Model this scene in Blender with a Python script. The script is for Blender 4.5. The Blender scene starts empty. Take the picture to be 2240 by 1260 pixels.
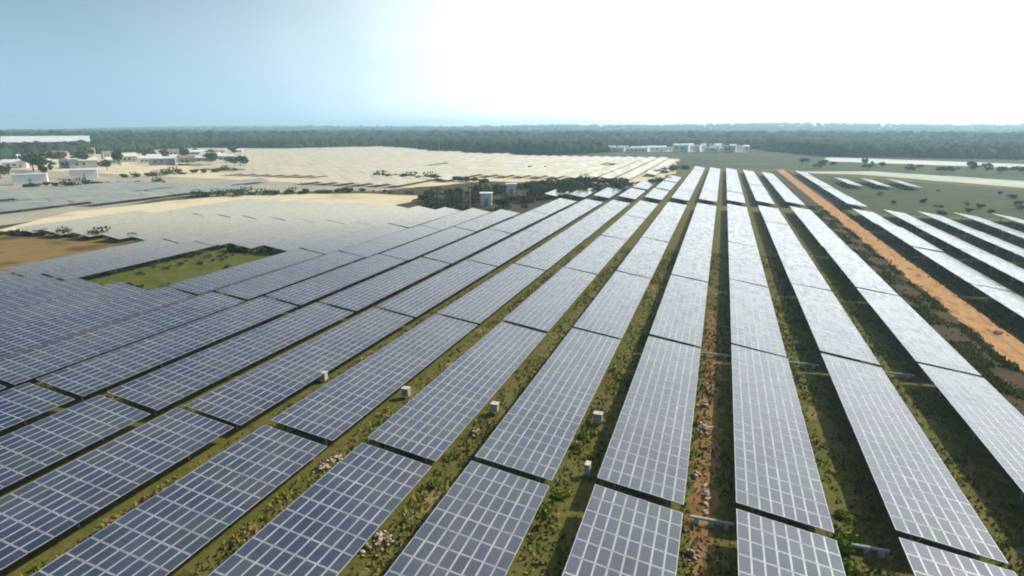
import bpy, math, random
import numpy as np
from mathutils import Vector, Matrix
R = math.radians
rnd = random.Random(7)
rng = np.random.default_rng(7)
sc = bpy.context.scene
C = sc.collection

# ------------------------------------------------------------------ camera, sky, sun, exposure
PLAT = 0.85                      # height of the low edge of a table above the ground
F, PITCH, YAW, HC = 1353.3, .2543, .3216, 19.89 + PLAT
cam_d = bpy.data.cameras.new('camera'); cam = bpy.data.objects.new('camera', cam_d); C.objects.link(cam)
cam.location = (0, 0, HC); cam.rotation_euler = (math.pi/2 - PITCH, 0, YAW)
cam_d.sensor_width = 36; cam_d.lens = F/2240*36; cam_d.clip_start = .5; cam_d.clip_end = 30000
sc.camera = cam

SUN_EL, SUN_AZ = R(41), R(46)   # azimuth measured from +Y towards +X
sun_dir = Vector((math.cos(SUN_EL)*math.sin(SUN_AZ), math.cos(SUN_EL)*math.cos(SUN_AZ), math.sin(SUN_EL)))
sd = bpy.data.lights.new('sun', 'SUN'); sd.energy = 4.8; sd.angle = R(.6); sd.color = (1, .94, .84)
so = bpy.data.objects.new('sun', sd); C.objects.link(so)
so.rotation_euler = (-sun_dir).to_track_quat('-Z', 'Y').to_euler()

w = bpy.data.worlds.new('World'); sc.world = w; w.use_nodes = True
nt = w.node_tree; nt.nodes.clear(); N = nt.nodes.new; L = nt.links.new
sky = N('ShaderNodeTexSky'); sky.sky_type = 'NISHITA'; sky.sun_disc = False
sky.sun_elevation = SUN_EL; sky.sun_rotation = SUN_AZ
sky.air_density = 1.3; sky.dust_density = 0.3; sky.ozone_density = 3.5; sky.altitude = 50
bg = N('ShaderNodeBackground'); bg.inputs[1].default_value = .085
# pale blue ground haze all round the horizon, over the clear sky
sx = N('ShaderNodeSeparateXYZ'); tc0 = N('ShaderNodeTexCoord'); L(tc0.outputs['Generated'], sx.inputs[0])
hr = N('ShaderNodeMapRange'); hr.interpolation_type = 'SMOOTHSTEP'; hr.inputs[1].default_value = -.02; hr.inputs[2].default_value = .24
hr.inputs[3].default_value = .94; hr.inputs[4].default_value = 0; L(sx.outputs['Z'], hr.inputs[0])
hm_ = N('ShaderNodeMix'); hm_.data_type = 'RGBA'; L(hr.outputs[0], hm_.inputs[0]); L(sky.outputs[0], hm_.inputs[6])
hm_.inputs[7].default_value = (3.6, 6.6, 9.6, 1)
L(hm_.outputs[2], bg.inputs[0])
# bright thin haze veil round the sun's side of the sky
tc = N('ShaderNodeTexCoord')
vdot = N('ShaderNodeVectorMath'); vdot.operation = 'DOT_PRODUCT'
GA = R(24); GE = R(14)
vdot.inputs[1].default_value = (math.cos(GE)*math.sin(GA), math.cos(GE)*math.cos(GA), math.sin(GE))
nrm = N('ShaderNodeVectorMath'); nrm.operation = 'NORMALIZE'
L(tc.outputs['Generated'], nrm.inputs[0]); L(nrm.outputs[0], vdot.inputs[0])
ramp = N('ShaderNodeValToRGB'); L(vdot.outputs['Value'], ramp.inputs[0])
e = ramp.color_ramp; e.interpolation = 'EASE'
e.interpolation = 'CARDINAL'
e.elements[0].position = .10; e.elements[0].color = (0, 0, 0, 1)
e.elements[1].position = .99; e.elements[1].color = (1, 1, 1, 1)
for p_, c_ in ((.30, .02), (.47, .09), (.58, .18), (.68, .31), (.78, .50), (.90, .80)):
    a = e.elements.new(p_); a.color = (c_, c_, c_, 1)
noi = N('ShaderNodeTexNoise'); noi.inputs['Scale'].default_value = 2.2; noi.inputs['Detail'].default_value = 5
mp = N('ShaderNodeMapping'); mp.inputs['Scale'].default_value = (1, 1, 4)
L(nrm.outputs[0], mp.inputs[0]); L(mp.outputs[0], noi.inputs[0])
mm = N('ShaderNodeMapRange'); mm.inputs[1].default_value = .3; mm.inputs[2].default_value = .7
mm.inputs[3].default_value = .82; mm.inputs[4].default_value = 1.12
L(noi.outputs[0], mm.inputs[0])
mul = N('ShaderNodeMath'); mul.operation = 'MULTIPLY'; L(ramp.outputs[0], mul.inputs[0]); L(mm.outputs[0], mul.inputs[1])
VEIL = 2.4
mul2 = N('ShaderNodeMath'); mul2.operation = 'MULTIPLY'; L(mul.outputs[0], mul2.inputs[0]); mul2.inputs[1].default_value = VEIL
bg2 = N('ShaderNodeBackground'); bg2.inputs[0].default_value = (1, .98, .89, 1); L(mul2.outputs[0], bg2.inputs[1])
add = N('ShaderNodeAddShader'); L(bg.outputs[0], add.inputs[0]); L(bg2.outputs[0], add.inputs[1])
wo = N('ShaderNodeOutputWorld'); L(add.outputs[0], wo.inputs[0])

vs = sc.view_settings; vs.view_transform = 'Standard'; vs.look = 'None'; vs.gamma = 1; vs.use_curve_mapping = False
vs.exposure = 0.1
sc.render.engine = 'CYCLES'
cy = sc.cycles
cy.max_bounces = 6; cy.diffuse_bounces = 2; cy.glossy_bounces = 3; cy.volume_bounces = 1; cy.transparent_max_bounces = 8
cy.use_denoising = True
cy.filter_width = 2.0

# ------------------------------------------------------------------ materials
def mat(name, rough=.9, spec=.2, metal=0.0):
    m = bpy.data.materials.new(name); m.use_nodes = True
    b = m.node_tree.nodes['Principled BSDF']
    b.inputs['Roughness'].default_value = rough; b.inputs['Specular IOR Level'].default_value = spec
    b.inputs['Metallic'].default_value = metal
    return m, m.node_tree, b
def col(v): return (v[0], v[1], v[2], 1)
def noisy(name, cols, scale, rough=.95, spec=.1, detail=6, bump=0, bscale=None, metal=0, stretch=(1, 1, 1), pos=None, obj=0.0):
    """colour ramp over world-space noise; cols = list of linear rgb"""
    m, t, b = mat(name, rough, spec, metal)
    g = t.nodes.new('ShaderNodeNewGeometry'); mp = t.nodes.new('ShaderNodeMapping'); mp.inputs['Scale'].default_value = stretch
    t.links.new(g.outputs['Position'], mp.inputs[0])
    n = t.nodes.new('ShaderNodeTexNoise'); n.inputs['Scale'].default_value = scale; n.inputs['Detail'].default_value = detail
    n.inputs['Roughness'].default_value = .65
    t.links.new(mp.outputs[0], n.inputs[0])
    r = t.nodes.new('ShaderNodeValToRGB'); k = len(cols)
    pos = pos or [.32 + .36*i/(k-1) for i in range(k)]
    r.color_ramp.elements[0].position = pos[0]; r.color_ramp.elements[0].color = col(cols[0])
    r.color_ramp.elements[1].position = pos[-1]; r.color_ramp.elements[1].color = col(cols[-1])
    for i in range(1, k-1):
        q = r.color_ramp.elements.new(pos[i]); q.color = col(cols[i])
    t.links.new(n.outputs[0], r.inputs[0])
    last = r.outputs[0]
    if obj:
        oi = t.nodes.new('ShaderNodeObjectInfo'); ge = g
        h = t.nodes.new('ShaderNodeHueSaturation')
        ad = t.nodes.new('ShaderNodeMath'); ad.operation = 'ADD'
        t.links.new(oi.outputs['Random'], ad.inputs[0]); t.links.new(ge.outputs['Random Per Island'], ad.inputs[1])
        fr = t.nodes.new('ShaderNodeMath'); fr.operation = 'FRACT'; t.links.new(ad.outputs[0], fr.inputs[0])
        ma = t.nodes.new('ShaderNodeMapRange'); ma.inputs[3].default_value = 1-obj; ma.inputs[4].default_value = 1+obj
        t.links.new(fr.outputs[0], ma.inputs[0]); t.links.new(ma.outputs[0], h.inputs['Value']); t.links.new(last, h.inputs['Color'])
        last = h.outputs[0]
    t.links.new(last, b.inputs['Base Color'])
    if bump:
        n2 = t.nodes.new('ShaderNodeTexNoise'); n2.inputs['Scale'].default_value = bscale or scale*4; n2.inputs['Detail'].default_value = 4
        t.links.new(mp.outputs[0], n2.inputs[0])
        bp = t.nodes.new('ShaderNodeBump'); bp.inputs['Strength'].default_value = bump; bp.inputs['Distance'].default_value = .15
        t.links.new(n2.outputs[0], bp.inputs['Height']); t.links.new(bp.outputs[0], b.inputs['Normal'])
    return m

M = {}
M['ground'] = noisy('ground', [(.035, .042, .007), (.12, .105, .03), (.075, .085, .014), (.21, .155, .065)], .3, bump=.6, bscale=2.5)
M['far_ground'] = noisy('far_ground', [(.025, .042, .014), (.065, .078, .03), (.045, .058, .022), (.13, .12, .065)], .02, bump=0)
M['track'] = noisy('track', [(.15, .08, .03), (.34, .18, .07), (.43, .25, .11), (.24, .13, .05)], .9, stretch=(1, .25, 1), bump=.5)
M['trackside'] = noisy('trackside', [(.020, .022, .008), (.065, .045, .018), (.034, .040, .012)], .4, bump=.6)
M['sand'] = noisy('sand', [(.40, .33, .19), (.56, .48, .31), (.49, .41, .25)], .05, bump=.2, bscale=1)
M['dry_soil'] = noisy('dry_soil', [(.20, .19, .14), (.34, .31, .23), (.26, .25, .18)], .04)
M['bare_soil'] = noisy('bare_soil', [(.07, .065, .015), (.17, .09, .03), (.22, .13, .06), (.10, .085, .02)], .45, bump=.5)
M['green_belt'] = noisy('green_belt', [(.02, .042, .012), (.055, .075, .024), (.035, .055, .016)], .06)
M['brown_field'] = noisy('brown_field', [(.075, .055, .015), (.20, .13, .045), (.12, .085, .025)], .12, bump=.4, bscale=1)
M['green_field'] = noisy('green_field', [(.035, .05, .006), (.095, .10, .016), (.055, .07, .009), (.12, .10, .03)], .25, bump=.6, bscale=1.4)
M['meadow'] = noisy('meadow', [(.018, .036, .009), (.055, .062, .018), (.030, .048, .012)], .06, bump=.4, bscale=.8)
M['dark_scrub'] = noisy('dark_scrub', [(.02, .022, .01), (.07, .05, .028), (.03, .036, .014)], .08, bump=.4)
M['pale_road'] = noisy('pale_road', [(.34, .36, .25), (.48, .50, .38)], .05)
M['pale_field'] = noisy('pale_field', [(.45, .44, .36), (.62, .61, .54)], .02)
M['canopy'] = noisy('canopy', [(.008, .022, .010), (.025, .05, .018), (.016, .035, .014)], .03, obj=.35)
M['leaf'] = noisy('leaf', [(.03, .05, .012), (.085, .10, .025), (.055, .08, .02)], .35, obj=.35)
M['bright_leaf'] = noisy('bright_leaf', [(.07, .12, .008), (.17, .22, .015), (.11, .16, .012)], 1.2, obj=.25)
M['bark'] = noisy('bark', [(.05, .035, .02), (.11, .08, .05)], 2)
M['grass'] = noisy('grass', [(.07, .10, .010), (.18, .18, .03), (.28, .23, .07)], .3, obj=.4)
M['white_wall'] = noisy('white_wall', [(.66, .65, .60), (.80, .79, .75)], .4)
M['cream_wall'] = noisy('cream_wall', [(.5, .47, .38), (.66, .62, .50)], .4)
M['grey_wall'] = noisy('grey_wall', [(.30, .29, .27), (.42, .41, .38)], .4)
M['roof_tin'] = noisy('roof_tin', [(.52, .53, .50), (.68, .69, .64)], .15, rough=.5, spec=.4)
M['roof_tile'] = noisy('roof_tile', [(.22, .14, .10), (.33, .22, .16)], .3)
M['window'] = noisy('window', [(.02, .025, .03), (.04, .045, .05)], 1, rough=.15, spec=.5)
M['steel'] = noisy('steel', [(.30, .30, .30), (.40, .40, .39)], 1, rough=.5, spec=.5, metal=.6)
M['alu'] = noisy('alu', [(.28, .29, .305), (.44, .45, .47)], .8, rough=.42, spec=.5, metal=.25, obj=.12)
M['concrete'] = noisy('concrete', [(.38, .36, .32), (.55, .52, .46)], .8)
M['box_paint'] = noisy('box_paint', [(.30, .30, .25), (.52, .51, .44)], 1.2, rough=.5, spec=.4)
M['stone'] = noisy('stone', [(.24, .18, .12), (.42, .33, .24), (.33, .24, .17)], .9, bump=.4, obj=.25)

def glass(name, base, dust, rough, near=False):
    m, t, b = mat(name, rough, .5)
    g = t.nodes.new('ShaderNodeNewGeometry'); oi = t.nodes.new('ShaderNodeObjectInfo')
    ad = t.nodes.new('ShaderNodeMath'); ad.operation = 'ADD'
    t.links.new(oi.outputs['Random'], ad.inputs[0]); t.links.new(g.outputs['Random Per Island'], ad.inputs[1])
    wn = t.nodes.new('ShaderNodeTexWhiteNoise'); wn.noise_dimensions = '1D'; t.links.new(ad.outputs[0], wn.inputs['W'])
    mx = t.nodes.new('ShaderNodeMix'); mx.data_type = 'RGBA'
    mx.inputs[6].default_value = col(base[0]); mx.inputs[7].default_value = col(base[1])
    t.links.new(wn.outputs['Value'], mx.inputs[0])
    # cell batches: patches of teal, blue and violet tint
    nb3 = t.nodes.new('ShaderNodeTexNoise'); nb3.inputs['Scale'].default_value = .28; nb3.inputs['Detail'].default_value = 3; t.links.new(g.outputs['Position'], nb3.inputs[0])
    cr = t.nodes.new('ShaderNodeValToRGB'); ce = cr.color_ramp; t.links.new(nb3.outputs[0], cr.inputs[0])
    ce.elements[0].position = .34; ce.elements[0].color = (.5, 1.5, 1.1, 1); ce.elements[1].position = .68; ce.elements[1].color = (1.3, .95, 1.25, 1)
    q_ = ce.elements.new(.5); q_.color = (.7, .95, 1.5, 1)
    mt = t.nodes.new('ShaderNodeMix'); mt.data_type = 'RGBA'; mt.blend_type = 'MULTIPLY'; mt.inputs[0].default_value = 1
    t.links.new(mx.outputs[2], mt.inputs[6]); t.links.new(cr.outputs[0], mt.inputs[7]); mx = mt
    # uneven dust: broad patches plus fine soiling
    n = t.nodes.new('ShaderNodeTexNoise'); n.inputs['Scale'].default_value = .12; n.inputs['Detail'].default_value = 7
    n.inputs['Roughness'].default_value = .7; t.links.new(g.outputs['Position'], n.inputs[0])
    mr = t.nodes.new('ShaderNodeMapRange'); mr.inputs[1].default_value = .3; mr.inputs[2].default_value = .75
    mr.inputs[3].default_value = dust[0]; mr.inputs[4].default_value = dust[1]; t.links.new(n.outputs[0], mr.inputs[0])
    dfac = mr.outputs[0]; dcol = None
    if near:   # beige wash towards far left: horizon glare painted into the colour, some dust
        dp = t.nodes.new('ShaderNodeVectorMath'); dp.operation = 'DOT_PRODUCT'; t.links.new(g.outputs['Position'], dp.inputs[0]); dp.inputs[1].default_value = (-.55, .9, 0)
        q1 = t.nodes.new('ShaderNodeMapRange'); q1.interpolation_type = 'SMOOTHSTEP'; q1.inputs[1].default_value = 60; q1.inputs[2].default_value = 172; t.links.new(dp.outputs['Value'], q1.inputs[0])
        sp = t.nodes.new('ShaderNodeSeparateXYZ'); t.links.new(g.outputs['Position'], sp.inputs[0])
        q2 = t.nodes.new('ShaderNodeMapRange'); q2.interpolation_type = 'SMOOTHSTEP'; q2.inputs[1].default_value = -5; q2.inputs[2].default_value = -80; t.links.new(sp.outputs['X'], q2.inputs[0])
        q3 = t.nodes.new('ShaderNodeMath'); q3.operation = 'MULTIPLY'; t.links.new(q1.outputs[0], q3.inputs[0]); t.links.new(q2.outputs[0], q3.inputs[1])
        dm = t.nodes.new('ShaderNodeMix'); dm.data_type = 'RGBA'; dm.inputs[6].default_value = col(dust[2]); dm.inputs[7].default_value = (.50, .46, .29, 1); t.links.new(q3.outputs[0], dm.inputs[0]); dcol = dm.outputs[2]
        df = t.nodes.new('ShaderNodeMath'); df.operation = 'MAXIMUM'; q4 = t.nodes.new('ShaderNodeMath'); q4.operation = 'MULTIPLY'; q4.inputs[1].default_value = .9; t.links.new(q3.outputs[0], q4.inputs[0])
        t.links.new(mr.outputs[0], df.inputs[0]); t.links.new(q4.outputs[0], df.inputs[1]); dfac = df.outputs[0]
    m2 = t.nodes.new('ShaderNodeMix'); m2.data_type = 'RGBA'; t.links.new(dfac, m2.inputs[0])
    t.links.new(mx.outputs[2], m2.inputs[6]); m2.inputs[7].default_value = col(dust[2])
    if dcol: t.links.new(dcol, m2.inputs[7])
    t.links.new(m2.outputs[2], b.inputs['Base Color'])
    r2 = t.nodes.new('ShaderNodeMapRange'); r2.inputs[3].default_value = rough*.7; r2.inputs[4].default_value = rough*1.5
    t.links.new(wn.outputs['Value'], r2.inputs[0]); t.links.new(r2.outputs[0], b.inputs['Roughness'])
    return m
M['glass'] = glass('module_glass', ((.006, .014, .030), (.014, .017, .044)), (.0, .30, (.22, .22, .17)), .2, True)
M['glare_dust_glass'] = glass('glare_dust_module_glass', ((.10, .09, .07), (.16, .14, .10)), (.5, .95, (.55, .46, .28)), .4)  # tan dust, plus the warm bright sky reflection put into the base colour

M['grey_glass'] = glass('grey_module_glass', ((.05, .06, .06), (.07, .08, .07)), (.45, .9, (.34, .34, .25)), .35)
# ------------------------------------------------------------------ builders
def tag(o, label=None, cat=None, group=None, kind=None):
    if label: o['label'] = label
    if cat: o['category'] = cat
    if group: o['group'] = group
    if kind: o['kind'] = kind
    return o
def link(name, data, parent=None, loc=(0, 0, 0), rz=0):
    o = bpy.data.objects.new(name, data); C.objects.link(o); o.location = loc
    if rz: o.rotation_euler = (0, 0, rz)
    if parent: o.parent = parent
    return o
def mesh(name, v, f, mats, mi=None, smooth=False):
    me = bpy.data.meshes.new(name); me.from_pydata([tuple(p) for p in v], [], f)
    for m in mats: me.materials.append(M[m])
    if mi is not None: me.polygons.foreach_set('material_index', mi)
    if smooth: me.polygons.foreach_set('use_smooth', [True]*len(me.polygons))
    me.update(); return me
def fast_mesh(name, v, f, mats, mi=None):
    """numpy verts (n,3), faces (m,k) of one size"""
    me = bpy.data.meshes.new(name); n, k = f.shape
    me.vertices.add(len(v)); me.vertices.foreach_set('co', np.ascontiguousarray(v, dtype=np.float32).ravel())
    me.loops.add(n*k); me.loops.foreach_set('vertex_index', f.astype(np.int32).ravel())
    me.polygons.add(n); me.polygons.foreach_set('loop_start', np.arange(n, dtype=np.int32)*k)
    try: me.polygons.foreach_set('loop_total', np.full(n, k, dtype=np.int32))
    except Exception: pass
    for m in mats: me.materials.append(M[m])
    if mi is not None: me.polygons.foreach_set('material_index', mi.astype(np.int32))
    me.update(calc_edges=True); me.validate(); return me
class MB:
    def __init__(s): s.v = []; s.f = []; s.m = []
    def box(s, x0, x1, y0, y1, z0, z1, mi=0):
        k = len(s.v)
        s.v += [(x0,y0,z0),(x1,y0,z0),(x1,y1,z0),(x0,y1,z0),(x0,y0,z1),(x1,y0,z1),(x1,y1,z1),(x0,y1,z1)]
        s.f += [(k,k+3,k+2,k+1),(k+4,k+5,k+6,k+7),(k,k+1,k+5,k+4),(k+1,k+2,k+6,k+5),(k+2,k+3,k+7,k+6),(k+3,k,k+4,k+7)]
        s.m += [mi]*6
    def bar(s, p, q, r=.05, mi=0, n=6, r2=None):
        p = Vector(p); q = Vector(q); d = (q-p).normalized(); u = d.orthogonal().normalized(); w_ = d.cross(u); k = len(s.v)
        r2 = r if r2 is None else r2
        for c, rr in ((p, r), (q, r2)):
            for i in range(n):
                a = 2*math.pi*i/n; s.v.append(tuple(c + (u*math.cos(a) + w_*math.sin(a))*rr))
        for i in range(n):
            j = (i+1) % n; s.f.append((k+i, k+j, k+n+j, k+n+i)); s.m.append(mi)
        s.f.append(tuple(range(k+n-1, k-1, -1))); s.f.append(tuple(range(k+n, k+2*n))); s.m += [mi, mi]
    def slab(s, pts, t, mi=0):
        """pts: closed polygon (list of xyz), thickened by t downward"""
        k = len(s.v); n = len(pts); s.v += [tuple(p) for p in pts] + [(p[0], p[1], p[2]-t) for p in pts]
        s.f.append(tuple(range(k, k+n))); s.f.append(tuple(range(k+2*n-1, k+n-1, -1)))
        for i in range(n): j = (i+1) % n; s.f.append((k+i, k+n+i, k+n+j, k+j))
        s.m += [mi]*(n+2)
    def mesh(s, name, mats): return mesh(name, s.v, s.f, mats, s.m)
    def obj(s, name, mats, parent=None, loc=(0,0,0), rz=0): return link(name, s.mesh(name, mats), parent, loc, rz)

def in_view(x, y, z, m=60):
    """is a world point inside the photograph (with m px of margin)"""
    zz = z - HC; xr = x*math.cos(YAW) + y*math.sin(YAW); yr = -x*math.sin(YAW) + y*math.cos(YAW)
    d = yr*math.cos(PITCH) - zz*math.sin(PITCH); u = zz*math.cos(PITCH) + yr*math.sin(PITCH)
    if d < 1: return False
    px, py = 1120 + F*xr/d, 630 - F*u/d
    return -m < px < 2240+m and -m < py < 1260+m

# ------------------------------------------------------------------ ground and fields
def poly(name, pts, z, m, kind='structure', sub=1, wob=0, thick=0):
    """outline polygon with wobbled edges as a flat sheet (triangle fan from the centre)"""
    out = []
    for i in range(len(pts)):
        a = Vector(pts[i]); b = Vector(pts[(i+1) % len(pts)])
        n = max(1, int((b-a).length/sub)); nn = Vector((-(b-a).y, (b-a).x)).normalized()
        for k in range(n):
            p = a.lerp(b, k/n) + nn*rnd.uniform(-wob, wob)*(0 if k == 0 else 1)
            out.append((p.x, p.y, z))
    me = mesh(name, out, [tuple(range(len(out)))], [m])
    o = link(name, me); o['kind'] = kind; return o
gm = MB()
me = mesh('ground', [(-3400, -120, 0), (3400, -120, 0), (3400, 4200, 0), (-3400, 4200, 0)], [(0, 1, 2, 3)], ['far_ground'])
link('ground', me)['kind'] = 'structure'
P_, X0, WID, DZ, TW = 7.404, 2.135, 4.79, .75, 4.85
def strip_poly(name, xs, z, m, y0, y1, step=.9, wob=.14):
    L_, R_ = [], []
    y = y0
    while y <= y1:
        L_.append((xs[0]+rnd.uniform(-wob, wob), y)); R_.append((xs[1]+rnd.uniform(-wob, wob), y)); y += step
    v = []; f = []
    for l, r in zip(L_, R_): v += [(l[0], l[1], z), (r[0], r[1], z)]
    for i in range(len(L_)-1): f.append((2*i, 2*i+1, 2*i+3, 2*i+2))
    o = link(name, mesh(name, v, f, [m])); o['kind'] = 'structure'; return o
poly('grassy_ground', [(-135, -20), (100, -20), (100, 345), (-20, 350), (-60, 240), (-132, 150), (-136, 90)], .004, 'ground', sub=6, wob=.6)
poly('meadow', [(37.5, 172), (140, 172), (165, 225), (102, 250), (39, 316), (37.5, 312)], .008, 'meadow', sub=6, wob=.8)
poly('green_field', [(-84, 55), (-66, 54), (-65, 88), (-83.5, 87)], .012, 'green_field', sub=2, wob=.5)
poly('brown_field', [(-150, 50), (-98.5, 52), (-98, 87), (-137, 88)], .012, 'brown_field', sub=3, wob=.6)
strip_poly('bare_soil', (-.1, 1.25), .008, 'bare_soil', 16, 75, wob=.3)
strip_poly('track_verge', (22.6, 31.5), .012, 'trackside', 30, 330)
strip_poly('dirt_track', (26.3, 29.7), .016, 'track', 30, 345, wob=.16)
poly('sandy_ground', [(-660, 262), (-38, 190), (-20, 300), (-26, 345), (-28, 440), (-120, 452), (-245, 505), (-315, 615), (-540, 560), (-760, 430)], .008, 'sand', sub=12, wob=2)
poly('sandy_path', [(-141, 84), (-131, 84), (-128, 110), (-121, 130), (-108, 147), (-60, 148), (-60, 172), (-110, 176), (-143, 160), (-152, 140), (-155, 112)], .012, 'sand', sub=5, wob=.8)
poly('scrub_ground', [(-84, 144), (-36, 144), (-36, 172), (-20, 206), (-34, 236), (-88, 232), (-112, 178), (-86, 176)], .020, 'dark_scrub', sub=4, wob=1.2)
poly('dry_soil', [(-700, 300), (-560, 120), (-330, 60), (-150, 60), (-148, 90), (-158, 150), (-120, 182), (-84, 182), (-84, 235), (-240, 260), (-420, 340), (-600, 420), (-800, 420)], .006, 'dry_soil', sub=10, wob=2)
poly('pale_road', [(36, 322), (60, 320), (100, 268), (150, 215), (175, 215), (170, 255), (115, 300), (70, 345), (36, 331)], .016, 'pale_road', sub=6, wob=1)
poly('pale_field', [(62, 440), (180, 382), (300, 350), (300, 385), (190, 425), (72, 498)], .012, 'pale_field', sub=10, wob=2)
poly('pale_field', [(96, 232), (135, 196), (175, 190), (175, 200), (138, 207), (104, 238)], .016, 'pale_road', sub=6, wob=1)
poly('dark_meadow', [(70, 346), (116, 302), (172, 256), (300, 250), (300, 348), (180, 380), (60, 438), (40, 400), (38, 340)], .010, 'green_belt', sub=8, wob=1.5)
poly('dry_field', [(-160, 545), (20, 585), (20, 640), (-165, 600)], .010, 'pale_field', sub=14, wob=3)

# ------------------------------------------------------------------ solar tables
ML, MW = 1.20, .590              # module: along the row, across the table
PX, PY = .606, 1.232
ang = math.atan2(DZ, WID); ca, sa = math.cos(ang), math.sin(ang)
def tpt(u, v, h=0):
    """table coordinates: u across from the high edge down, v along, h above the module plane"""
    return (u*ca + h*sa, v, DZ - u*sa + h*ca)
def module_geo(u, v, jit=(0, 0), off=0):
    fr = .031; t = .035; g = .006
    def p(du, dv, h): return tpt(u+du, v+dv, h + (du-MW/2)*jit[0] + (dv-ML/2)*jit[1])
    V = []
    for (a_, b_) in ((0, 0), (MW, 0), (MW, ML), (0, ML)): V.append(p(a_, b_, 0))
    for (a_, b_) in ((fr, fr), (MW-fr, fr), (MW-fr, ML-fr), (fr, ML-fr)): V.append(p(a_, b_, 0))
    for (a_, b_) in ((fr, fr), (MW-fr, fr), (MW-fr, ML-fr), (fr, ML-fr)): V.append(p(a_, b_, -g))
    for (a_, b_) in ((0, 0), (MW, 0), (MW, ML), (0, ML)): V.append(p(a_, b_, -t))
    Fc = [(8, 9, 10, 11)]; mi = [0]
    for i in range(4):
        j = (i+1) % 4
        Fc += [(i, j, 4+j, 4+i), (4+i, 4+j, 8+j, 8+i), (12+i, 12+j, j, i)]; mi += [1, 1, 1]
    Fc.append((15, 14, 13, 12)); mi.append(1)
    return V, [tuple(q+off for q in f) for f in Fc], mi
def frame_geo(mb, n):
    ln = n*PY
    for u in (.75, 1.95, 2.95, 4.15):                                     # rails under the modules
        c = tpt(u, 0, -.07); mb.bar((c[0], 0.02, c[2]), (c[0], ln-.05, c[2]), .035, n=4)
    for k in range(n//3+1):
        y = min(.6 + k*3*PY, ln-.6)
        a_, b_ = tpt(.3, y, -.13), tpt(4.55, y, -.13); mb.bar(a_, b_, .045, n=4)
def legs_pos(n): return [(u, min(.6 + k*6*PY, n*PY-.6)) for k in range(n//6+1) for u in (.95, 3.9)]
def leg_geo(mb, u, y):
    c = tpt(u, y, -.17); mb.bar((c[0], y, -PLAT-.15), (c[0], y, c[2]), .06, n=6)
    mb.bar((c[0], y, -PLAT+.3), (c[0]+(.55 if u < 2 else -.55), y, tpt(u+(.55 if u < 2 else -.55), y, -.17)[2]), .03, n=4)
meshes = {}
def field_mesh(n, var, gl='glass'):
    key = ('field', n, var, gl)
    if key not in meshes:
        V, Fc, mi = [], [], []
        for i in range(8):
            for j in range(n):
                v_, f_, m_ = module_geo(i*PX, j*PY, (rnd.gauss(0, .006), rnd.gauss(0, .005)), len(V)); V += v_; Fc += f_; mi += m_
        meshes[key] = mesh('module_field', V, Fc, [gl, 'alu'], mi)
    return meshes[key]
def rack_mesh(n, with_legs):
    key = ('rack', n, with_legs)
    if key not in meshes:
        mb = MB(); frame_geo(mb, n)
        if with_legs:
            for u, y in legs_pos(n): leg_geo(mb, u, y)
        meshes[key] = mb.mesh('support_frame', ['steel'])
    return meshes[key]
def single(name, fn):
    if name not in meshes:
        mb = MB(); fn(mb); meshes[name] = mb.mesh(name, ['steel'])
    return meshes[name]
v_, f_, m_ = module_geo(0, 0)
modvars = [mesh('module', *module_geo(0, 0, (rnd.gauss(0, .006), rnd.gauss(0, .005)))[:2], ['glass', 'alu'], m_) for _ in range(12)]
single('leg_high', lambda mb: leg_geo(mb, .95, 0)); single('leg_low', lambda mb: leg_geo(mb, 3.9, 0))
meshes['leg_high'].name = meshes['leg_low'].name = 'leg'

rows = []   # (side words, x, list of (y, n))
L1 = [(4.6, 21), (31.05, 21), (57.45, 21), (83.85, 23), (112.5, 23), (141.2, 23)]
ORD = 'first second third fourth fifth sixth seventh eighth ninth tenth eleventh twelfth thirteenth fourteenth fifteenth sixteenth seventeenth eighteenth nineteenth twentieth twenty-first twenty-second twenty-third twenty-fourth twenty-fifth twenty-sixth'.split()
tables = []  # x, y, n, label
def add_row(x, spec, words, where):
    vis = []
    for (y, n) in spec:
        c = [(x+u, y+v) for u in (0, 4.8) for v in (0, n*PY/2, n*PY)]
        if any(in_view(a_, b_, PLAT, 30) for a_, b_ in c): vis.append((y, n))
    for k, (y, n) in enumerate(vis):
        if len(vis) == 1: pos = 'the only one there'
        elif k == 0: pos = 'nearest the viewer'
        elif k == len(vis)-1: pos = 'farthest of its line'
        else: pos = f'{ORD[k]} from the viewer'
        tables.append((x, y, n, f'solar table {pos}, {words}{where}'))
for i in range(2, -19, -1):
    x = X0 + i*P_; spec = []
    for k, (y, n) in enumerate(L1):
        if k == 2 and (i in (-10, -11) or i <= -14): continue
        if i <= -7 and k == 5: continue
        if i <= -18 and k >= 4: continue
        if k == 1 and i <= -17: continue
        spec.append((y, n))
    add_row(x, spec, f'{ORD[2-i]} row left of the dirt track', '')
B2 = {2: [(179.5, 21), (205.9, 21), (232.3, 21), (258.7, 21), (285.1, 12)],
      1: [(179.5, 21), (205.9, 21), (234.5, 21), (260.9, 21), (287.3, 21)],
      0: [(179.5, 21), (205.9, 21), (232.3, 21), (258.7, 21), (285.1, 21), (311.5, 9)],
      -1: [(179.5, 21), (205.9, 21), (232.3, 21), (258.7, 21), (285.1, 21), (311.5, 12)],
      -2: [(179.5, 21), (205.9, 21), (232.3, 21), (258.7, 21), (285.1, 21), (311.5, 17)],
      -3: [(179.5, 21), (209.5, 23), (240.5, 21)], -4: [(179.5, 21), (209.5, 21)],
      -5: [(179.5, 21), (209.5, 12)], -6: [(179.5, 18)], -7: [(179.5, 12)]}
for i, spec in B2.items():
    add_row(X0+i*P_, spec, f'{ORD[2-i]} row left of the track', ', beyond the cross path')
R1 = [(170-26.4*(k+1), 21) for k in range(5)][::-1]
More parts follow.
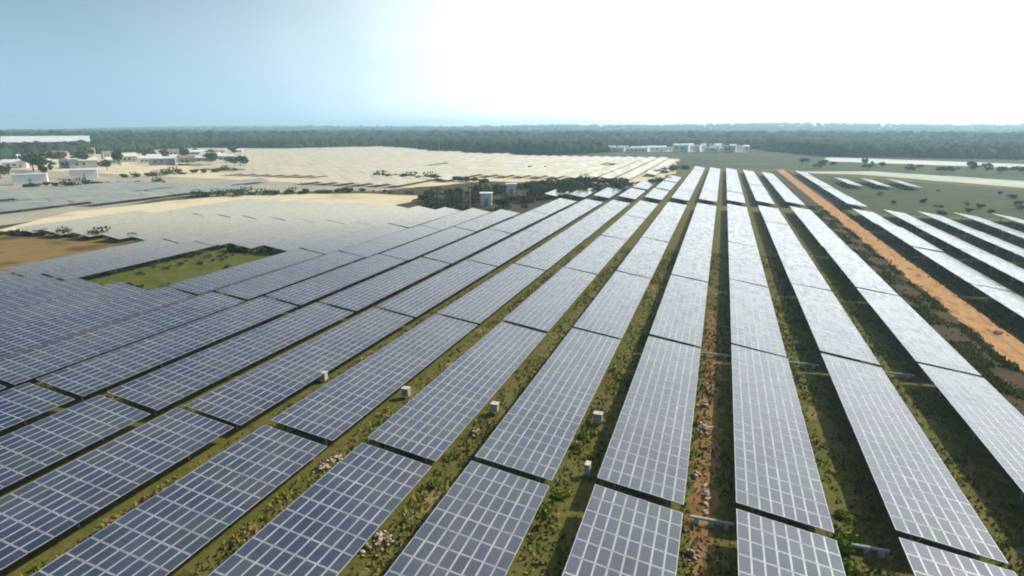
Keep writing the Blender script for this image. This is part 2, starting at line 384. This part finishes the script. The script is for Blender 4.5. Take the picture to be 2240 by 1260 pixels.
rx = [31.0, 37.7, 44.8, 52.2, 59.6, 67.0]
for k, x in enumerate(rx):
    add_row(x, R1, f'{ORD[k]} row right of the dirt track', '')
add_row(31.8, [(180+26.6*k, 21) for k in range(5)], 'long single strip beside the meadow', '')
for k, x in enumerate((42.5, 51.5, 60.5)):
    tables.append((x, 244, 25, f'small solar table standing alone in the meadow, {ORD[k]} to the right of the track'))
tables.append((-27.5, 300, 21, 'solar table standing apart at the far end among low bushes'))
# far arrays (older, dusty modules; the pale one has sky glare painted in)
far = []
def block(x0, x1, y0, y1, test):
    x = x0
    while x < x1:
        y = y0
        while y < y1:
            if test(x, y) and in_view(x, y+12, PLAT, 30) : far.append((x, y, 21))
            y += 26.4 if rnd.random() > .04 else 52.8
        x += P_
def inside(x, y, pg):
    c = False
    for i in range(len(pg)):
        (xa, ya), (xb, yb) = pg[i], pg[i-1]
        if (ya > y) != (yb > y) and x < (xb-xa)*(y-ya)/(yb-ya)+xa: c = not c
    return c
blue_pg = [(-164, 70), (-164, 120), (-158, 142), (-148, 165), (-160, 215), (-240, 150), (-225, 120)]
block(-245, -148, 70, 240, lambda x, y: inside(x, y, blue_pg) and inside(x, y+26, blue_pg))
nb = len(far)
sand_pg = [(-152, 196), (-110, 184), (-96, 240), (-38, 240), (-26, 300), (-30, 432), (-120, 446), (-240, 500), (-315, 600), (-520, 540), (-470, 400), (-290, 270), (-240, 235)]
block(-520, -26, 196, 600, lambda x, y: inside(x, y, sand_pg) and inside(x, y+26, sand_pg))
print('tables', len(tables), 'far', len(far), nb)

def px_scale(x, y, n):
    best = 1e9
    for v in (0, n*PY/2, n*PY):
        for u in (0, 4.8):
            if in_view(x+u, y+v, PLAT, 20): best = min(best, math.dist((x+u, y+v, PLAT), (0, 0, HC)))
    return best
GROUP = 'long solar panel tables set out in parallel rows'
n_mod_tables = 0
def build_table(x, y, n, label, dist):
    global n_mod_tables
    root = link('solar_table', None, None, (x, y, PLAT)); root.rotation_euler = (rnd.gauss(0, .0012), rnd.gauss(0, .007), 0); root.location.z += rnd.gauss(0, .03)
    tag(root, label, 'solar table', GROUP)
    if dist < 52:
        n_mod_tables += 1
        link('support_frame', rack_mesh(n, False), root)
        for u, yy in legs_pos(n):
            o = link('leg', meshes['leg_high' if u < 2 else 'leg_low'], root, (0, yy, 0))
        for i in range(8):
            for j in range(n):
                du, dv = i*PX, j*PY
                link('module', modvars[rnd.randrange(12)], root, (du*ca, dv, -du*sa))
    else:
        tag(link('module_field', field_mesh(n, rnd.randrange(3)), root), kind='stuff')
        link('support_frame', rack_mesh(n, True), root)
    return root
for (x, y, n, lab) in tables:
    build_table(x, y, n, lab, px_scale(x, y, n))
print('tables with single modules', n_mod_tables)
# far arrays: the largest-looking ones are single things up to 300 in all, the rest one mass
def slab_geo(mb, x, y, n):
    ln = n*PY
    for a_ in range(3):                      # three bays, each a pair of module bands with a seam
        y0, y1 = y + ln*a_/3 + .06, y + ln*(a_+1)/3 - .06
        for u0, u1 in ((0, 2.4), (2.45, 4.85)):
            q = [tpt(u0, 0), tpt(u1, 0)]
            mb.slab([(x+q[0][0], y0, PLAT+q[0][2]), (x+q[1][0], y0, PLAT+q[1][2]), (x+q[1][0], y1, PLAT+q[1][2]), (x+q[0][0], y1, PLAT+q[0][2])], .04, 0)
    for yy in (y+1, y+ln/2, y+ln-1):
        mb.box(x+.9, x+1.0, yy, yy+.1, 0, PLAT+.40, 1); mb.box(x+3.9, x+4.0, yy, yy+.1, 0, PLAT+.05, 1)
mbF = MB()
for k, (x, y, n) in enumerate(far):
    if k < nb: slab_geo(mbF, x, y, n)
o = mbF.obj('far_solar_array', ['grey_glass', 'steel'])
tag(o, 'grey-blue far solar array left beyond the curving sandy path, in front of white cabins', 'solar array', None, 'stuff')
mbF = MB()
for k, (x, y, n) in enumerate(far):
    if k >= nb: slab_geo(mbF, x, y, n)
o = mbF.obj('far_solar_array', ['glare_dust_glass', 'steel'])
tag(o, 'pale dusty solar array with painted-in glare covering the sandy plain below the forest', 'solar array', None, 'stuff')

# ------------------------------------------------------------------ plants
def crown_mesh(name, r, h, n, size, seed, mats=('leaf',)):
    g = np.random.default_rng(seed)
    nb_ = 5; cen = g.normal(0, .42, (nb_, 3))*[r, r, h*.35]; rad = g.uniform(.45, .75, nb_)
    k = g.integers(0, nb_, n); d = g.normal(0, 1, (n, 3)); d /= np.linalg.norm(d, axis=1)[:, None]
    p = cen[k] + d*rad[k][:, None]*[r, r, h*.5]*g.uniform(.55, 1.05, (n, 1)); p[:, 2] += h*.5
    p[:, 2] = np.maximum(p[:, 2], .1)
    a_ = g.normal(0, 1, (n, 3)); a_ /= np.linalg.norm(a_, axis=1)[:, None]
    b_ = np.cross(a_, g.normal(0, 1, (n, 3))); b_ /= np.linalg.norm(b_, axis=1)[:, None]
    s_ = size*g.uniform(.6, 1.4, (n, 1))
    V = np.concatenate([p-a_*s_-b_*s_*.5, p+a_*s_*.3-b_*s_*.7, p+a_*s_+b_*s_*.4, p-a_*s_*.4+b_*s_*.8], 1).reshape(-1, 3)
    Fc = np.arange(4*n).reshape(n, 4)
    return fast_mesh(name, V, Fc, list(mats))
def trunk_mesh(h, r, spread):
    mb = MB(); mb.bar((0, 0, -.1), (.1, .05, h*.6), r, r2=r*.65)
    for a_ in range(4):
        t_ = a_*1.57 + rnd.random(); mb.bar((.1, .05, h*.5), (math.cos(t_)*spread, math.sin(t_)*spread, h*(.8+.2*rnd.random())), r*.5, r2=r*.2, n=5)
    return mb.mesh('trunk', ['bark'])
tree_kinds = [(crown_mesh('crown', r_, h_, 520, .34, 11+q), trunk_mesh(ht, .16, 1.2), ht*.45) for q, (r_, h_, ht) in enumerate([(2.3, 3.6, 3.4), (2.9, 3.8, 3.2), (1.9, 4.6, 4.0), (3.2, 3.2, 2.8)])]
bush_kinds = [crown_mesh('bush', r_, h_, 260, .24, 31+q) for q, (r_, h_) in enumerate([(1.5, 1.8), (2.1, 1.7), (1.2, 1.4), (2.6, 2.2)])]
def tree(x, y, s, label, group):
    cm, tm, z = rnd.choice(tree_kinds); t = link('tree', None, None, (x, y, 0), rnd.random()*6.28); t.scale = (s, s, s)
    tag(t, label, 'tree', group); link('trunk', tm, t); link('crown', cm, t, (0, 0, z)); return t
def bush(x, y, s, label, group=None):
    b = link('bush', rnd.choice(bush_kinds), None, (x, y, 0), rnd.random()*6.28); b.scale = (s, s, s*rnd.uniform(.8, 1.2))
    tag(b, label, 'bush', group); return b
scrub_pg = [(-78, 145), (-50, 143), (-46, 172), (-34, 208), (-30, 212), (-34, 236), (-60, 234), (-76, 200), (-84, 176)]
cnt = 0
while cnt < 150:
    x, y = rnd.uniform(-88, -26), rnd.uniform(144, 238)
    if not inside(x, y, scrub_pg) or abs(x+59.8) < 4 and 150 < y < 164 or abs(x+62.1) < 4 and y > 172 and y < 192: continue
    if cnt < 34: tree(x, y, rnd.uniform(.4, .6), 'small dark tree in the scrub patch around the two white cabins', 'trees of the scrub patch')
    else: bush(x, y, rnd.uniform(.7, 1.4), 'low bush in the dark scrub patch around the two white cabins', 'bushes of the scrub patch')
    cnt += 1
def hedge(a_, b_, n, label, group, s=(.8, 1.2), wob=1.5):
    pts_ = []
    for k in range(n):
        t_ = (k+rnd.uniform(-.3, .3))/n
        pts_.append((a_[0]+(b_[0]-a_[0])*t_+rnd.uniform(-wob, wob), a_[1]+(b_[1]-a_[1])*t_+rnd.uniform(-wob, wob)))
    for k, (x, y) in enumerate(sorted(pts_, key=lambda p: math.atan2(p[0], p[1]))):
        bush(x, y, rnd.uniform(*s), f'{label}, {ORD[k]} from its left end', group)
hedge((-54, 240), (-28, 232), 16, 'bush in the dark hedge behind the scrub patch', 'hedge behind the scrub patch', (.9, 1.4))
hedge((-137, 232), (-84, 226), 24, 'bush in the thin hedge line left of the scrub patch', 'thin hedge left of the scrub patch', (.8, 1.3))
hedge((-152, 150), (-110, 181), 22, 'bush along the far edge of the sandy path', 'bushes along the sandy path', (.7, 1.1))
hedge((-108, 181), (-76, 178), 9, 'low brown bush between the sandy path and scrub patch', 'bushes between path and scrub', (.35, .6))
hedge((-236, 158), (-196, 182), 18, 'dark bush beside the white cabins at far left', 'bushes by the far left cabins', (.7, 1.1), 1)
hedge((-240, 200), (-226, 250), 18, 'dark bush in the line right of the far left cabins', 'bush line right of the cabins', (.8, 1.2))
hedge((-100, 306), (-80, 314), 6, 'bush in the small dark clump on the sandy plain', 'clump on the sandy plain', (.7, 1.1))
hedge((-29, 292), (-17, 345), 12, 'bush beside the far ends of the panel rows', 'bushes at the row ends', (.9, 1.3), 2.5)
hedge((-24, 232), (-20, 262), 6, 'bush left of the rows past the cross path', 'bushes left of the far rows', (.7, 1.0), 1.5)
hedge((-135, 84), (-101, 88.5), 14, 'dark bush on the far edge of the brown field', 'bushes edging the brown field', (.5, .85), .5)
hedge((-82, 84.6), (-70, 84.2), 6, 'dark bush on the far edge of the green field', 'bushes edging the green field', (.5, .8), .4)
hedge((-74, 58.8), (-69, 58.6), 4, 'dark bush on the near edge of the green field', 'bushes near edge of green field', (.45, .6), .4)
for k in range(44):
    x, y = rnd.uniform(40, 120), rnd.uniform(176, 268)
    if any(abs(x-q-2.4) < 5 and 238 < y < 280 for q in (42.5, 51.5, 60.5)): continue
    if y > 316 - (x-39)*1.1 - 8: continue
    bush(x, y, rnd.uniform(.3, .8), 'low bush scattered over the green meadow on the right', 'bushes of the meadow')
for k in range(60):
    x = rnd.uniform(40, 250); y = 350 - (x-40)*.35 + rnd.uniform(5, 70)
    tree(x, y, rnd.uniform(.4, .75), 'tree in the green belt between pale road and pale field', 'trees of the green belt')
hedge((-82, 57.6), (-67, 57.2), 9, 'low weed clump on the near side of the green field', 'weeds edging the green field', (.22, .4), .5)
hedge((-82.4, 58), (-82.2, 84), 8, 'low weed clump on the left side of the green field', 'weeds left of the green field', (.25, .45), .5)
for k in range(26): bush(rnd.uniform(-81, -67), rnd.uniform(59, 83), rnd.uniform(.15, .34), 'small weed clump growing on the green field', 'weed clumps on the green field')
# forest: crowns in one mass, thinning hills behind
def hills():
    nx, ny = 90, 14; v = []; f = []
    for j in range(ny):
        for i in range(nx):
            x = -3300 + 6600*i/(nx-1); y = 1900 + 2200*j/(ny-1); t_ = j/(ny-1)
            z = -1 + 24*math.sin(min(1, t_*1.5)*math.pi/2)*(1 + .18*math.sin(x*.0021+1) + .1*math.sin(x*.0057))
            v.append((x, y, z))
    for j in range(ny-1):
        for i in range(nx-1): a_ = j*nx+i; f.append((a_, a_+1, a_+nx+1, a_+nx))
    link('hills', mesh('hills', v, f, ['canopy'], smooth=True))['kind'] = 'structure'
    return lambda x, y: max(0, -1 + 24*math.sin(min(1, max(0, (y-1900)/2200)*1.5)*math.pi/2)*(1 + .18*math.sin(x*.0021+1) + .1*math.sin(x*.0057)))
hz = hills()
ico_v = []; ph = (1+5**.5)/2
for s1 in (-1, 1):
    for s2 in (-ph, ph): ico_v += [(0, s1, s2), (s1, s2, 0), (s2, 0, s1)]
ico_v = np.array(ico_v)/math.sqrt(1+ph*ph)
from itertools import combinations
ico_f = [c for c in combinations(range(12), 3) if all(abs(np.linalg.norm(ico_v[a_]-ico_v[b_])-1.0515) < .01 for a_, b_ in combinations(c, 2))]
ico_f = np.array([c if np.dot(np.cross(ico_v[c[1]]-ico_v[c[0]], ico_v[c[2]]-ico_v[c[0]]), ico_v[c[0]]) > 0 else (c[0], c[2], c[1]) for c in ico_f])
def forest_edge(az):
    """distance at which the forest begins for an azimuth (deg, from +Y, + right)"""
    pts_ = [(-62, 470), (-52, 600), (-45, 690), (-38, 640), (-30, 690), (-24, 560), (-15, 480), (-9, 560), (0, 700), (8, 520), (14, 480), (24, 520)]
    for (a0, d0), (a1, d1) in zip(pts_, pts_[1:]):
        if a0 <= az <= a1: return d0+(d1-d0)*(az-a0)/(a1-a0)
    return pts_[0][1] if az < -62 else pts_[-1][1]
def make_forest():
    V, Fc = [], []; n = 0
    for k in range(15000):
        az = rnd.uniform(-64, 28); d0 = forest_edge(az)
        t_ = rnd.random(); d = d0 + (3300-d0)*t_**2.2
        if k < 2500: d = d0 + rnd.random()**1.5*160
        x, y = d*math.sin(R(az)), d*math.cos(R(az))
        if y > 3800 or y < 60: continue
        if 55 < x < 310 and 345 < y < 505: continue
        if -175 < x < 40 and 535 < y < 660: continue
        clear = math.sin(x*.013+2)*math.sin(y*.009+1)
        if clear > .72 and d < 1600: continue
        h = rnd.uniform(5, 10) if d < 900 else rnd.uniform(9, 16); rr = rnd.uniform(3, 6) if d < 900 else rnd.uniform(7, 14)
        for q in range(3 if d < 1100 else 1):
            cx, cy_ = x+rnd.uniform(-rr, rr)*.6, y+rnd.uniform(-rr, rr)*.6; s_ = rr*rnd.uniform(.6, 1)
            v = ico_v*rng.uniform(.7, 1.25, (12, 1))*[s_, s_, h*.5] + [cx, cy_, h*.5*rnd.uniform(.8, 1.15) + hz(x, y)]
            V.append(v); Fc.append(ico_f + n*12); n += 1
    o = link('forest', fast_mesh('forest', np.concatenate(V), np.concatenate(Fc), ['canopy']))
    tag(o, 'dark green forest filling the plain out to the horizon', 'forest', None, 'stuff')
make_forest()

# grass and weeds in the near alleys
def tufts():
    V = []; n = 0
    alleys = [X0 + i*P_ for i in range(-9, 4)]
    for k in range(90000):
        i = rnd.randrange(len(alleys)); y = 14 + (rnd.random()**1.6)*95
        x = alleys[i] - rnd.uniform(-.35, 2.75)
        if x > 22.2 and x < 30.5 and rnd.random() < .85: continue
        if not in_view(x, y, 0, 20): continue
        pn = math.sin(x*1.3+y*.21)*math.sin(y*.33+i*2.1) + .35*math.sin(y*1.7+x*3)
        if pn < -.25 and rnd.random() < .8: continue
        h = rnd.uniform(.05, .26)*(1.5 if pn > .6 else 1); a_ = rnd.random()*6.28; w_ = rnd.uniform(.05, .13)
        dx, dy = math.cos(a_)*w_, math.sin(a_)*w_; lx, ly = rnd.uniform(-.15, .15), rnd.uniform(-.15, .15)
        V += [(x-dx, y-dy, 0), (x+dx, y+dy, 0), (x+lx, y+ly, h)]; n += 1
    for k in range(16000):
        y = 55 + rnd.random()**1.4*130; x = rnd.choice((rnd.gauss(23.6, .8), rnd.gauss(25.9, .3), rnd.gauss(30.2, .3)))
        if not in_view(x, y, 0, 20) or math.sin(y*.5)*math.sin(y*.13+x) < -.2: continue
        h = rnd.uniform(.1, .4); a_ = rnd.random()*6.28; w_ = rnd.uniform(.08, .2); dx, dy = math.cos(a_)*w_, math.sin(a_)*w_
        V += [(x-dx, y-dy, 0), (x+dx, y+dy, 0), (x+rnd.uniform(-.15, .15), y, h)]; n += 1
    o = link('grass', fast_mesh('grass', np.array(V), np.arange(3*n).reshape(n, 3), ['grass']))
    tag(o, 'olive green grass and weeds growing in the alleys between the tables', 'grass', None, 'stuff')
tufts()
wkinds = [crown_mesh('bush', 1.5, 1.1, 420, .17, 71+q, ('bright_leaf',)) for q in range(3)]
near_b = [(7.6, 31.3, .55, 'bright green weed bush in the alley at bottom right, the largest'), (7.9, 33.9, .38, 'bright green weed bush above the largest one at bottom right'),
          (7.4, 29.0, .5, 'bright green weed bush at the bottom edge of the right alley'), (-7.3, 31.0, .42, 'leafy green bush in the alley below the lower dark joint'),
          (-7.9, 29.2, .35, 'smaller leafy bush below the one at the lower dark joint'), (-15.0, 33.0, .38, 'olive bush in the alley left of centre'),
          (-14.8, 29.6, .3, 'small bush in the left of centre alley'), (-7.6, 36.5, .34, 'round green bush beside the long dark shadow'), (-7.5, 38.2, .36, 'round green bush just below the pale box'),
          (.6, 48.4, .22, 'small weed bush in the stony alley')]
for x, y, s, lab in near_b: bush(x, y, s, lab).data = rnd.choice(wkinds)

# ------------------------------------------------------------------ small site objects
def combiner(x, y, s, label):
    t = link('combiner_box', None, None, (x, y, 0)); tag(t, label, 'electrical box', 'pale electrical boxes in the alleys')
    mb = MB(); mb.box(-.55*s, .55*s, -.22, .22, .25, .85); mb.box(-.60*s, .60*s, -.27, .27, .85, .90); mb.obj('cabinet', ['box_paint'], t)
    for q in (-1, 1):
        m2 = MB(); m2.bar((q*.4*s, 0, 0), (q*.4*s, 0, .25), .04); m2.obj('leg', ['steel'], t)
        m3 = MB(); m3.box(q*.27*s-.24*s, q*.27*s+.24*s, -.245, -.222, .30, .80); d = m3.obj('door', ['box_paint'], t)
        m4 = MB(); m4.box(q*.06*s-.015, q*.06*s+.015, -.27, -.247, .50, .62); m4.obj('handle', ['steel'], d)
for x, y, s, lab in [(-30.4, 40.9, 1.15, 'pale electrical box in the leftmost alley that still shows one'), (-22.2, 40.2, .9, 'pale electrical box in the alley between the left and middle ones'),
                     (-14.6, 39.8, .8, 'pale electrical box in the middle alley above the dark joint'), (-7.0, 40.6, .95, 'pale electrical box beside the long dark shadow'),
                     (-6.3, 33.6, .45, 'small pale electrical box low in the alley by the dark shadow')]:
    combiner(x, y, s*.58, lab)
def stone_mesh(seed, s):
    g = np.random.default_rng(seed)
    return fast_mesh('stone', ico_v*g.uniform(.7, 1.2, (12, 1))*s, ico_f, ['stone'])
smesh = [stone_mesh(q, (1, .8, .5)) for q in range(6)]
def heap(x, y, n, rx_, ry_, label, s=(.08, .21)):
    t = link('stone_heap', None, None, (x, y, 0)); tag(t, label, 'stone heap', 'heaps of pale stones in the alleys')
    for k in range(n):
        r_ = abs(rnd.gauss(0, .45)); a_ = rnd.random()*6.28; q = rnd.uniform(*s)
        o = link('stone', rnd.choice(smesh), t, (math.cos(a_)*r_*rx_, math.sin(a_)*r_*ry_, max(.03, .28*(1-r_))*rnd.random()+.04), rnd.random()*6.28)
        o.scale = (q, q, q)
heap(.35, 42.2, 46, .9, 1.5, 'pinkish pile of stones in the stony alley, the largest one')
heap(.2, 46.2, 20, .6, .8, 'small pale stone pile second up the stony alley')
heap(.2, 50.2, 18, .7, .7, 'small pale stone pile highest up the stony alley')
heap(.7, 33.4, 22, .35, 2.2, 'thin line of pale stones beside the black shadow near the bottom')
heap(.0, 35.8, 14, .35, .6, 'small pale stone pile between thin line and largest pile')
heap(.1, 28.0, 16, .5, .6, 'pale stone pile at the bottom edge of the stony alley')
heap(-15.2, 24.0, 40, .9, 1.3, 'pale heap of stones at the bottom edge left of centre')
heap(-22.2, 29.5, 26, .8, 2.2, 'long low heap of pale stones in the lower left alley')
heap(-21.2, 35.6, 12, .5, .9, 'small pale stone heap below the left dark joint')
heap(-14.8, 36.4, 12, .5, .7, 'small pale stone heap below the middle electrical box')
heap(8.4, 63.5, 16, .5, .8, 'small grey stone heap up the green alley right of centre')
heap(28.6, 74.0, 24, .7, 1.6, 'reddish stone heap on the right edge of the dirt track')
def conduit(x, y, ln, label, z=.35):
    t = link('cable_conduit', None, None, (x, y, 0)); tag(t, label, 'cable conduit', 'cable conduits crossing the alleys')
    mb = MB(); mb.bar((0, 0, z), (ln, 0, z), .09, n=8); mb.obj('pipe', ['concrete'], t)
    for q in (.15, .5, .85):
        m2 = MB(); m2.box(ln*q-.12, ln*q+.12, -.14, .14, 0, z-.07); m2.obj('support_block', ['concrete'], t)
conduit(-.5, 57.2, 2.6, 'pale conduit crossing the stony alley at the upper dark joint')
conduit(6.95, 57.2, 2.6, 'pale conduit crossing the green alley at the upper dark joint')
conduit(14.3, 57.2, 2.6, 'pale conduit crossing the alley nearest the track at the upper joint')
conduit(7.4, 31.0, 2.0, 'pale conduit crossing the black shadow at bottom right')
conduit(-.1, 30.85, 2.2, 'pinkish conduit crossing the stony alley near the bottom')

# ------------------------------------------------------------------ buildings
def building(name, x, y, wx, wy, h, wall, roof, label, cat, group=None, rz=0, pitched=True, nwin=2, door=True):
    t = link(name, None, None, (x, y, 0), rz); tag(t, label, cat, group)
    mb = MB(); mb.box(-wx/2, wx/2, -wy/2, wy/2, 0, h); mb.obj('wall', [wall], t)
    o = .3; mb = MB()
    if pitched:
        rh = min(wx, wy)*.22; v0 = [(-wx/2-o, -wy/2-o, h+.02), (wx/2+o, -wy/2-o, h+.02), (wx/2+o, wy/2+o, h+.02), (-wx/2-o, wy/2+o, h+.02), (-wx/2-o, 0, h+rh), (wx/2+o, 0, h+rh)]
        link('roof', mesh('roof', v0, [(0, 1, 5, 4), (2, 3, 4, 5), (0, 4, 3), (1, 2, 5), (3, 2, 1, 0)], [roof]), t)
    else:
        mb.box(-wx/2-o, wx/2+o, -wy/2-o, wy/2+o, h+.003, h+.22); mb.obj('roof', [roof], t)
    for k in range(nwin):
        c = -wx/2 + wx*(k+1)/(nwin+1 + (1 if door else 0)); m2 = MB(); ww = min(.6, wx*.08)
        m2.box(c-ww, c+ww, -wy/2-.04, -wy/2+.02, h*.4, h*.72); m2.obj('window', ['window'], t)
    if door:
        c = wx/2 - wx/(nwin+2); m2 = MB(); m2.box(c-.5, c+.5, -wy/2-.05, -wy/2+.02, 0, min(2.1, h*.8)); m2.obj('door', ['grey_wall'], t)
    return t
building('inverter_cabin', -60.2, 158.5, 3.0, 3.0, 3.3, 'white_wall', 'roof_tin', 'white cabin at the near side of the dark scrub patch', 'cabin', None, YAW, False, 0)
building('inverter_cabin', -62.4, 186.5, 3.0, 3.0, 3.4, 'white_wall', 'roof_tin', 'white cabin at the far side of the dark scrub patch', 'cabin', None, YAW, False, 0)
building('inverter_cabin', -246, 166, 10.5, 4, 3.6, 'white_wall', 'roof_tin', 'long white cabin at the left edge behind the blue array', 'cabin', None, R(50), False, 0)
building('inverter_cabin', -251, 191, 9.5, 4, 3.6, 'white_wall', 'roof_tin', 'long white cabin right of the other one, by the dark bushes', 'cabin', None, R(50), False, 0)
building('warehouse', -560, 398, 62, 22, 8.5, 'cream_wall', 'roof_tin', 'big pale warehouse at the far left below the forest', 'warehouse', None, R(52), True, 8)
building('warehouse', -640, 392, 26, 18, 7, 'cream_wall', 'roof_tin', 'pale shed at the left edge beside the big warehouse', 'warehouse', None, R(52), True, 3)
for k in range(26):
    az = R(-57.5 + k*.62 + rnd.uniform(-.3, .3)); d = rnd.uniform(395, 600)
    if k < 13 and rnd.random() < .3: continue
    building('house', d*math.sin(az), d*math.cos(az), rnd.uniform(6, 13), rnd.uniform(5, 7), rnd.uniform(2.8, 4), rnd.choice(['white_wall', 'cream_wall', 'grey_wall']), rnd.choice(['roof_tin', 'roof_tile', 'roof_tin']), 'small low house of the hamlet below the forest at left', 'house', 'houses of the left hamlet', rnd.uniform(.3, 1.3), True, 2)
for k in range(34):
    az = R(-17.5 + 13*(k+.5)/18) if k < 18 else R(-4.3 + 6.2*(k-17)/16+rnd.uniform(-.15, .15)); d = rnd.uniform(555, 625)
    big = k > 17
    building('house', d*math.sin(az), d*math.cos(az), rnd.uniform(4, 9) if big else rnd.uniform(10, 20), rnd.uniform(4, 7), rnd.uniform(3, 6) if big else rnd.uniform(2.5, 3.5), rnd.choice(['white_wall', 'white_wall', 'cream_wall']), 'roof_tin', 'white town house beyond the ends of the centre rows' if big else 'long low pale building left of the white town', 'house', 'houses of the white town' if big else 'low buildings left of the town', rnd.uniform(-.2, .6), rnd.random() < .5, 2)
for k in range(9):
    az = R(12 + k*1.15 + rnd.uniform(-.3, .3)); d = rnd.uniform(520, 600)
    building('house', d*math.sin(az), d*math.cos(az), rnd.uniform(7, 13), rnd.uniform(5, 8), rnd.uniform(2.6, 3.6), rnd.choice(['grey_wall', 'cream_wall']), 'roof_tin', 'pale house behind the pale field at far right', 'house', 'houses at far right', rnd.uniform(-.6, .3), True, 2)
for k in range(40):
    az = R(rnd.uniform(-58, -41)); d = rnd.uniform(330, 600)
    tree(d*math.sin(az), d*math.cos(az), rnd.uniform(.8, 1.5), 'dark tree among the low houses of the left hamlet', 'trees of the left hamlet')
for gname in ('houses of the left hamlet', 'houses of the white town', 'low buildings left of the town', 'houses at far right'):
    hs = sorted([o for o in C.objects if o.get('group') == gname], key=lambda o: math.atan2(o.location.x, o.location.y))
    for k, o in enumerate(hs): o['label'] = f"{o['label']}, {ORD[k]} from the left"
def pole(x, y, h, label):
    t = link('utility_pole', None, None, (x, y, 0)); tag(t, label, 'pole', 'utility poles')
    mb = MB(); mb.bar((0, 0, 0), (0, 0, h), .16, r2=.1); mb.obj('shaft', ['concrete'], t)
    mb = MB(); mb.box(-1, 1, -.06, .06, h-.9, h-.75); mb.obj('crossarm', ['steel'], t)
pole(-61.5, 150, 6, 'thin pale pole in front of the near white cabin')
pole(-212, 455, 14, 'tall pale pole at the top edge of the sandy plain')

# ------------------------------------------------------------------ air
hb = MB(); hb.box(-3500, 3500, -150, 4300, -1, 58)
hm = bpy.data.materials.new('haze'); hm.use_nodes = True; t = hm.node_tree; t.nodes.clear()
pv = t.nodes.new('ShaderNodeVolumePrincipled'); pv.inputs['Density'].default_value = .00034
pv.inputs['Color'].default_value = (.60, .86, 1, 1); pv.inputs['Anisotropy'].default_value = .35
mo = t.nodes.new('ShaderNodeOutputMaterial'); t.links.new(pv.outputs[0], mo.inputs['Volume'])
me = bpy.data.meshes.new('haze'); me.from_pydata(hb.v, [], hb.f); me.materials.append(hm)
link('haze', me)['kind'] = 'stuff'
